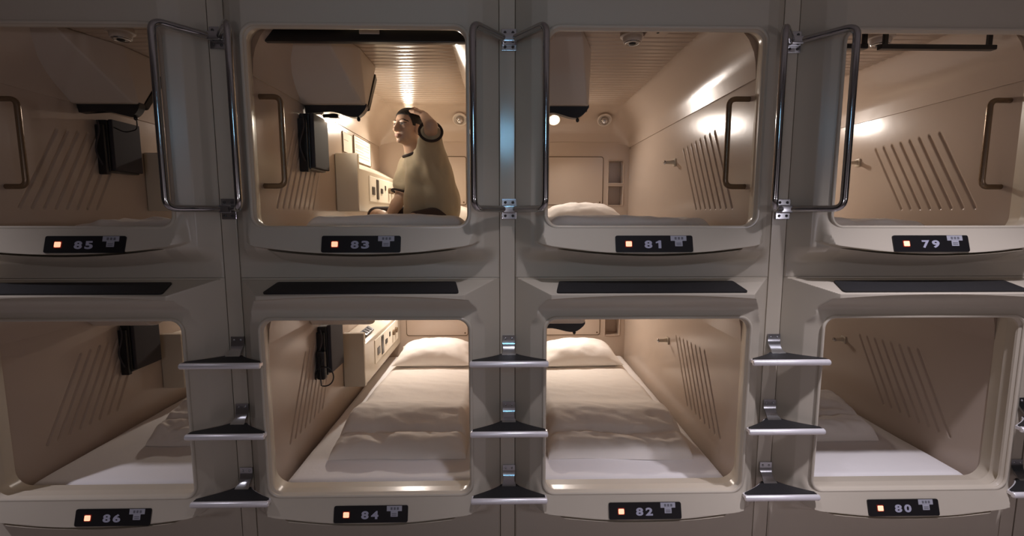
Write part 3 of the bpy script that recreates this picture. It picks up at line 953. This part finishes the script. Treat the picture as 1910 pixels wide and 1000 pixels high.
def limb(mb, pts, rs, n=16):
    """tapered limb with rounded ends"""
    if isinstance(mb, SD):
        for i in range(len(pts)-1): mb.cone(pts[i], pts[i+1], rs[i], rs[i+1])
        return
    P = []; R = []
    for i in range(len(pts)-1):
        a, b = Vector(pts[i]), Vector(pts[i+1])
        for k in range(6):
            t = k/6; P.append(a.lerp(b, t)); R.append(rs[i]+(rs[i+1]-rs[i])*t)
    P.append(Vector(pts[-1])); R.append(rs[-1])
    mb.tube(P, R, n)
    for p, r in zip(pts, rs): mb.ell(p, (r, r, r), u=16, v=10)

PX = COLS[1]                                  # capsule 83
man = thing('person', 'man in an olive T-shirt sitting cross-legged in capsule 83, hand on his head', 'person', (PX, 1.0, TIER+0.345))
mo = Vector(man.location)
def W(x, y, z): return Vector((x, y, z))-mo

# joints in world space
HEADC = Vector((-0.618, 0.90, 2.205))
fdir = Vector((-0.55, -0.83, 0.09)).normalized()            # where he looks
side_ = Vector((0, 0, 1)).cross(fdir).normalized()          # his left
upv = fdir.cross(side_).normalized()
HR = Matrix((fdir, side_, upv)).transposed()                # local (front, left, up) -> world
def HP(f, l, u): return HEADC+HR @ Vector((f, l, u))-mo
NECK = Vector((-0.585, 0.965, 2.055)); CHEST = Vector((-0.530, 0.99, 1.93)); BELLY = Vector((-0.495, 1.02, 1.77)); PELV = Vector((-0.485, 1.05, 1.665))
tf = Vector((-0.80, -0.48, 0)).normalized(); tl = Vector((0.48, -0.80, 0)).normalized()
LSH = Vector((-0.475, 0.845, 2.055)); RSH = Vector((-0.660, 1.115, 1.995))
LEL = Vector((-0.431, 0.625, 2.165)); LWR = Vector((-0.494, 0.805, 2.255))
REL = Vector((-0.715, 1.070, 1.770)); RWR = Vector((-0.755, 0.930, 1.655))
LHIP = PELV+tl*0.10+Vector((0, 0, -0.018)); RHIP = PELV-tl*0.10+Vector((0, 0, -0.018))
LKN = Vector((-0.560, 0.720, 1.622)); RKN = Vector((-0.900, 1.130, 1.655))
LAN = Vector((-0.850, 0.860, 1.605)); RAN = Vector((-0.700, 0.800, 1.612))

LO, HI = (-0.46, -0.48, -0.08), (0.38, 0.36, 0.82)
body = SD(0.0036, LO, HI, 0.010)
# head
Rm = HR
body.ell(HP(-0.012, 0, 0.030), (0.094, 0.074, 0.088), Rm, u=32, v=24)
body.ell(HP(0.022, 0, -0.020), (0.066, 0.064, 0.088), Rm, u=32, v=24)
body.ell(HP(0.040, 0, -0.072), (0.036, 0.040, 0.030), Rm)             # jaw
body.ell(HP(0.066, 0, -0.092), (0.017, 0.022, 0.016), Rm)             # chin
for sx in (-1, 1):
    body.ell(HP(0.054, sx*0.038, -0.018), (0.026, 0.024, 0.020), Rm)  # cheekbones
    body.ell(HP(0.010, sx*0.046, -0.056), (0.036, 0.016, 0.028), Rm)  # jaw angle
    body.ell(HP(0.072, sx*0.030, 0.024), (0.016, 0.026, 0.010), Rm)   # brow ridge
    body.ell(HP(0.072, sx*0.030, 0.004), (0.012, 0.017, 0.010), Rm)   # eyelids
    body.ell(HP(-0.010, sx*0.075, -0.010), (0.020, 0.009, 0.033), Rm) # ears
    body.ell(HP(-0.002, sx*0.077, -0.032), (0.011, 0.008, 0.013), Rm)
    body.ell(HP(0.094, sx*0.011, -0.036), (0.010, 0.009, 0.008), Rm)  # nostrils
limb(body, [HP(0.084, 0, 0.016), HP(0.094, 0, -0.010), HP(0.106, 0, -0.032)], [0.009, 0.010, 0.0125], 12)
body.ell(HP(0.090, 0, -0.062), (0.008, 0.022, 0.0060), Rm)            # lips
body.ell(HP(0.087, 0, -0.073), (0.008, 0.018, 0.0070), Rm)
body.k = 0.02
# neck and trunk
limb(body, [NECK-mo+Vector((0.0, 0.0, -0.03)), HP(-0.025, 0, -0.065)], [0.060, 0.053], 20)
def trunk(mb, grow=0.0):
    for c, rf, rl, rz in ((CHEST+Vector((0.0, 0, 0.06)), 0.085, 0.150, 0.10), (CHEST, 0.105, 0.150, 0.13), (BELLY+Vector((0, 0, 0.05)), 0.100, 0.138, 0.13), (BELLY, 0.105, 0.138, 0.13), (PELV, 0.115, 0.155, 0.10)):
        R = Matrix((tf, tl, Vector((0, 0, 1)))).transposed()
        mb.ell(c-mo, (rf+grow, rl+grow, rz+grow*0.5), R, u=28, v=18)
trunk(body)
limb(body, [CHEST+Vector((0, 0, 0.10))-mo, LSH-mo], [0.07, 0.062]); limb(body, [CHEST+Vector((0, 0, 0.08))-mo, RSH-mo], [0.07, 0.060])
body.k = 0.007
limb(body, [LSH-mo, LEL-mo], [0.052, 0.037]); limb(body, [LEL-mo, LWR-mo], [0.039, 0.027])
limb(body, [RSH-mo, REL-mo], [0.052, 0.041]); limb(body, [REL-mo, REL.lerp(RWR, 0.35)-mo, RWR-mo], [0.040, 0.041, 0.028])
limb(body, [LHIP-mo, LKN-mo], [0.066, 0.050]); limb(body, [RHIP-mo, RKN-mo], [0.070, 0.054])
limb(body, [LKN-mo, LKN.lerp(LAN, 0.35)-mo, LAN-mo], [0.048, 0.047, 0.033]); limb(body, [RKN-mo, RKN.lerp(RAN, 0.35)-mo, RAN-mo], [0.052, 0.052, 0.034])
limb(body, [LAN-mo, LAN+Vector((-0.05, -0.02, -0.005))-mo, LAN+Vector((-0.13, 0.06, -0.012))-mo], [0.034, 0.034, 0.024])
limb(body, [RAN-mo, RAN+Vector((0.05, -0.03, 0.002))-mo, RAN+Vector((0.13, 0.01, -0.010))-mo], [0.034, 0.034, 0.024])
def hand(mb, wrist, d, palm_n, thumb_side, curl, L=0.085):
    d = d.normalized(); pn = (palm_n-d*palm_n.dot(d)).normalized(); s_ = pn.cross(d)*thumb_side
    mid = wrist+d*L*0.55
    R = Matrix((d, s_, pn)).transposed()
    mb.ell(mid-mo, (L*0.58, 0.040, 0.015), R)
    limb(mb, [wrist-mo, mid-mo], [0.026, 0.022], 12)
    for k, (off, ln) in enumerate(((0.030, 0.070), (0.010, 0.078), (-0.011, 0.073), (-0.031, 0.058))):
        p = wrist+d*L*0.98+s_*off; q1 = d; pts = [wrist+d*L*0.7+s_*off*0.8-mo, p-mo]; a = curl*0.5
        for seg in (0.45, 0.32, 0.27):
            dirv = d*math.cos(a)+pn*math.sin(a)+s_*off*1.2
            p = p+dirv.normalized()*ln*seg; pts.append(p-mo); a += curl
        limb(mb, pts, [0.0105, 0.0100, 0.0092, 0.0086, 0.0075], 10)
    t0 = wrist+d*L*0.25+s_*0.026
    limb(mb, [t0-mo, t0+d*0.026+s_*0.022+pn*0.012-mo, t0+d*0.052+s_*0.030+pn*0.022-mo, t0+d*0.074+s_*0.030+pn*0.030-mo], [0.014, 0.0125, 0.0108, 0.009], 10)
body.k = 0.006
# left hand lies on the back of the head, fingers following the skull
to_head = (HEADC+HR @ Vector((-0.02, 0, 0.03))-LWR)
hd = Vector((-0.075, 0.13, 0.085))
hand(body, LWR, hd, to_head, -1, 0.32)
# right hand rests on the shin
hand(body, RWR, Vector((-0.35, -0.80, -0.25)), Vector((0, 0, -1)), -1, 0.35)
bme = body.mesh('body')
for k in ('skin', 'lips', 'eyew', 'dark'): bme.materials.append(M[k])
inv = HR.transposed()
idx = [0]*len(bme.polygons)
for p in bme.polygons:
    q = inv @ (Vector(p.center)+mo-HEADC)
    f, l, u = q
    if f < 0.045 or abs(u) > 0.13: continue
    a = abs(l)
    if ((l/0.024)**2+((u+0.0665)/0.0095)**2) < 1 and f > 0.070: idx[p.index] = 1
    if abs((a-0.031)/0.0175)**2+((u-0.003+0.08*(a-0.031))/0.0068)**2 < 1: idx[p.index] = 2
    if ((a-0.031)/0.0075)**2+((u-0.003)/0.0075)**2 < 1: idx[p.index] = 3
    if abs(a-0.031) < 0.019 and 0.0075 < u-0.002 < 0.0115: idx[p.index] = 3        # lash line
    if abs(a-0.034) < 0.022 and abs(u-0.030+2.0*(a-0.034)**2*8) < 0.0034: idx[p.index] = 3
bme.polygons.foreach_set('material_index', idx)
bo = link('body', bme, man)

# hair: short cap over the skull
hb = MB()
hb.ell(HP(-0.014, 0, 0.034), (0.099, 0.080, 0.092), Rm, u=200, v=150)
keepv = []; hf = []
for f in hb.f:
    c = sum((Vector(hb.v[i]) for i in f), Vector())/len(f)
    q = inv @ (c+mo-HEADC)
    line = 0.066 if q.x > 0.052 else (0.066-(0.052-q.x)*2.2 if q.x > 0.024 else (0.004 if q.x > 0.010 else (0.018 if q.x > -0.030 else -0.045)))
    if q.z > line: hf.append(f)
hb.f = hf; hb.mi = [0]*len(hf)
hr = hb.build('hair', M['hair'], man, ang=80)
so = hr.modifiers.new('thick', 'SOLIDIFY'); so.thickness = 0.008; so.offset = -0.6

# T-shirt
sh = SD(0.0055, LO, HI, 0.03)
R = Matrix((tf, tl, Vector((0, 0, 1)))).transposed()
for c, rf, rl, rz in ((CHEST+Vector((0.0, 0, 0.075)), 0.090, 0.150, 0.085), (CHEST, 0.125, 0.168, 0.13), (BELLY+Vector((0, 0, 0.06)), 0.130, 0.165, 0.13), (BELLY, 0.140, 0.172, 0.12), (PELV+Vector((0, 0, 0.03)), 0.158, 0.190, 0.115)):
    sh.ell(c-mo, (rf, rl, rz), R, u=28, v=18)
limb(sh, [NECK-mo+Vector((0, 0, -0.045)), NECK-mo+Vector((-0.01, -0.005, 0.005))], [0.085, 0.064], 20)
limb(sh, [CHEST+Vector((0, 0, 0.10))-mo, LSH-mo], [0.085, 0.075]); limb(sh, [CHEST+Vector((0, 0, 0.075))-mo, RSH-mo], [0.085, 0.072])
LCUFF = LSH.lerp(LEL, 0.80); RCUFF = RSH.lerp(REL, 0.82)
limb(sh, [LSH-mo, LSH.lerp(LEL, 0.3)-mo], [0.080, 0.072]); sh.k = 0.012; sh.cone(LSH.lerp(LEL, 0.1)-mo, LCUFF.lerp(LSH, 0.22)-mo, 0.074, 0.066)
sh.cone(RSH-mo, RCUFF.lerp(RSH, 0.25)-mo, 0.070, 0.066)
sh.k = 0.03
# cloth pulled between the raised sleeve, the back and the hem
limb(sh, [LSH.lerp(LEL, 0.35)-mo, Vector((-0.425, 0.90, 1.93))-mo, Vector((-0.400, 0.97, 1.76))-mo, Vector((-0.395, 1.00, 1.64))-mo], [0.066, 0.085, 0.085, 0.080])
limb(sh, [CHEST+tf*0.06-mo, Vector((-0.575, 0.92, 1.76))-mo, Vector((-0.585, 0.92, 1.68))-mo], [0.06, 0.07, 0.072])
sme = sh.mesh('tshirt')
sme.materials.append(M['shirt'])
def fold(c):
    # soft folds that run from the raised shoulder down to the hem
    p = c+mo-LSH; r = p.length+0.02; ang = math.atan2(p.x*0.9-p.y*0.4, -p.z+0.12)
    a = float(sst(0.02, 0.12, -p.z))*0.010*math.sin(ang*11+3*noise.noise(Vector((c.x*5, c.y*5, c.z*4))))*min(1, r/0.18)
    return a+noise.noise(Vector((c.x*9, c.y*9, c.z*7)))*0.006+noise.noise(Vector((c.x*22+c.z*9, c.y*22, c.z*10)))*0.005
nrms = [v.normal.copy() for v in sme.vertices]
for v, nv in zip(sme.vertices, nrms):
    c = v.co.copy()
    k = fold(c)
    v.co = c+nv*k
sme.update()
so_ = link('tshirt', sme, man)
def ring_tube(c, ax, r, rad, name, m, par, squash=1.0, tilt=None):
    ax = ax.normalized(); a = ax.orthogonal().normalized(); b = ax.cross(a)
    mb = MB(); mb.tube([c-mo+(a*math.cos(q)+b*math.sin(q)*squash)*r for q in [2*PI*k/32 for k in range(32)]], rad, 8, closed=True)
    return mb.build(name, m, par)
ring_tube(NECK+Vector((-0.012, -0.006, 0.004)), Vector((-0.35, -0.22, 1)), 0.069, 0.0095, 'collar', M['trim'], so_)
ring_tube(LCUFF, LEL-LSH, 0.066, 0.008, 'cuff', M['trim'], so_)
ring_tube(RCUFF, REL-RSH, 0.068, 0.008, 'cuff', M['trim'], so_)
# shorts
sb = SD(0.007, LO, HI, 0.02)
sb.ell(PELV-mo+Vector((0, 0, -0.01)), (0.132, 0.170, 0.078), R)
limb(sb, [LHIP-mo, LKN.lerp(LHIP, 0.10)-mo], [0.074, 0.060]); limb(sb, [RHIP-mo, RKN.lerp(RHIP, 0.02)-mo], [0.078, 0.064])
shm = sb.mesh('shorts'); shm.materials.append(M['shorts'])
link('shorts', shm, man)

# ------------------------------------------------------------------ corridor
def slab(name, x0, x1, y0, y1, z0, z1, m):
    mb = MB(); mb.box(x0, x1, y0, y1, z0, z1); o = mb.build(name, m); tag(o, kind='structure'); return o
slab('floor', -6, 6, -3.4, 2.4, -0.1, 0.0, M['floor'])
slab('ceiling', -6, 6, -3.4, 0.12, 3.25, 3.35, M['ceil'])
slab('wall_upper', -6, 6, 0.0, 0.12, 2.785, 3.25, M['shell'])
slab('wall_rear', -6, 6, -3.5, -3.4, 0, 3.25, M['wall'])
slab('wall_left', -6, -2*PITCH-0.045, 0.0, 0.12, 0, 2.785, M['shell'])
slab('wall_right', 2*PITCH+0.045, 6, 0.0, 0.12, 0, 2.785, M['shell'])

# ------------------------------------------------------------------ lights
def light(kind, name, loc, target, energy, col, **kw):
    l = bpy.data.lights.new(name, kind); l.energy = energy; l.color = col
    for k, v in kw.items(): setattr(l, k, v)
    o = bpy.data.objects.new(name, l); C.objects.link(o); o.location = loc
    o.rotation_euler = (Vector(target)-Vector(loc)).to_track_quat('-Z', 'Y').to_euler()
    return o
COOL = (1.0, 0.955, 1.10)
light('SPOT', 'downlight', (0.30, -1.05, 3.2), (0.30, -1.00, 0), 84, COOL, spot_size=math.radians(82), spot_blend=1.0, shadow_soft_size=0.05)
light('SPOT', 'downlight', (1.85, -1.05, 3.10), (1.85, -0.98, 0), 235, COOL, spot_size=math.radians(84), spot_blend=1.0, shadow_soft_size=0.05)
light('SPOT', 'downlight', (-3.0, -1.0, 3.2), (-2.9, -0.7, 0), 130, COOL, spot_size=math.radians(82), spot_blend=1.0, shadow_soft_size=0.05)
light('AREA', 'corridor_screen', (0.0, -3.35, 2.55), (0, 0, 1.9), 0.75, (0.30, 0.68, 1.0), shape='RECTANGLE', size=0.22, size_y=0.34, spread=math.radians(70))
light('POINT', 'corridor_fill', (-0.6, -2.9, 1.55), (0, 0, 0), 11, (1.0, 0.93, 1.05), shadow_soft_size=0.06)  # two added fill lights that lift the shaded fronts, no fixture here
light('POINT', 'corridor_fill', (2.6, -2.9, 1.55), (0, 0, 0), 14, (1.0, 0.93, 1.05), shadow_soft_size=0.06)
WARM = (1.0, 0.88, 0.79)
LAMP = {83: 42.0, 81: 24.0, 79: 31.0, 85: 12.0, 84: 35.0, 82: 32.0, 86: 14.0, 80: 8.0}
for num, e in LAMP.items():
    light('SPOT', 'ceiling_lamp_light', cap_pos(num, -0.200, 1.930, 1.208), cap_pos(num, 0.05, 1.15, 0.30), e, WARM if num != 83 else (1.0, 0.88, 0.72), spot_size=math.radians(160), spot_blend=0.85, shadow_soft_size=0.03)
    for k in kids(CAPS[num]):
        if e < 15 and k.name.startswith('ceiling_lamp'):
            for q in kids(k):
                q.material_slots[0].link = 'OBJECT'; q.material_slots[0].material = M['lampdim']
light('SPOT', 'reading_light', cap_pos(83, -0.35, 0.775, 0.975), cap_pos(83, 0.0, 1.2, 1.02), 8.0, (1.0, 0.88, 0.75), spot_size=math.radians(140), spot_blend=0.9, shadow_soft_size=0.03)

w = bpy.data.worlds.new('world'); SC.world = w; w.use_nodes = True
w.node_tree.nodes['Background'].inputs[0].default_value = (0.35, 0.33, 0.36, 1)
w.node_tree.nodes['Background'].inputs[1].default_value = 0.03

# ------------------------------------------------------------------ camera
f = 860.0
pitch = math.atan2(96, f); yaw = math.atan2(17, f/math.cos(pitch))
cam = bpy.data.cameras.new('camera'); co = bpy.data.objects.new('camera', cam); C.objects.link(co)
cam.sensor_width = 36; cam.sensor_fit = 'HORIZONTAL'; cam.lens = 36*f/1910; cam.clip_start = 0.01
co.location = (-0.02, -2.1, 1.65)
co.rotation_euler = (PI/2-pitch, 0, -yaw)
SC.camera = co
SC.view_settings.view_transform = 'Standard'; SC.view_settings.look = 'None'
SC.view_settings.gamma = 1; SC.view_settings.exposure = 0.0; SC.view_settings.use_curve_mapping = False
SC.cycles.use_denoising = True
SC.cycles.max_bounces = 8; SC.cycles.diffuse_bounces = 5; SC.cycles.glossy_bounces = 4
SC.cycles.caustics_reflective = False; SC.cycles.caustics_refractive = False
SC.cycles.sample_clamp_indirect = 4
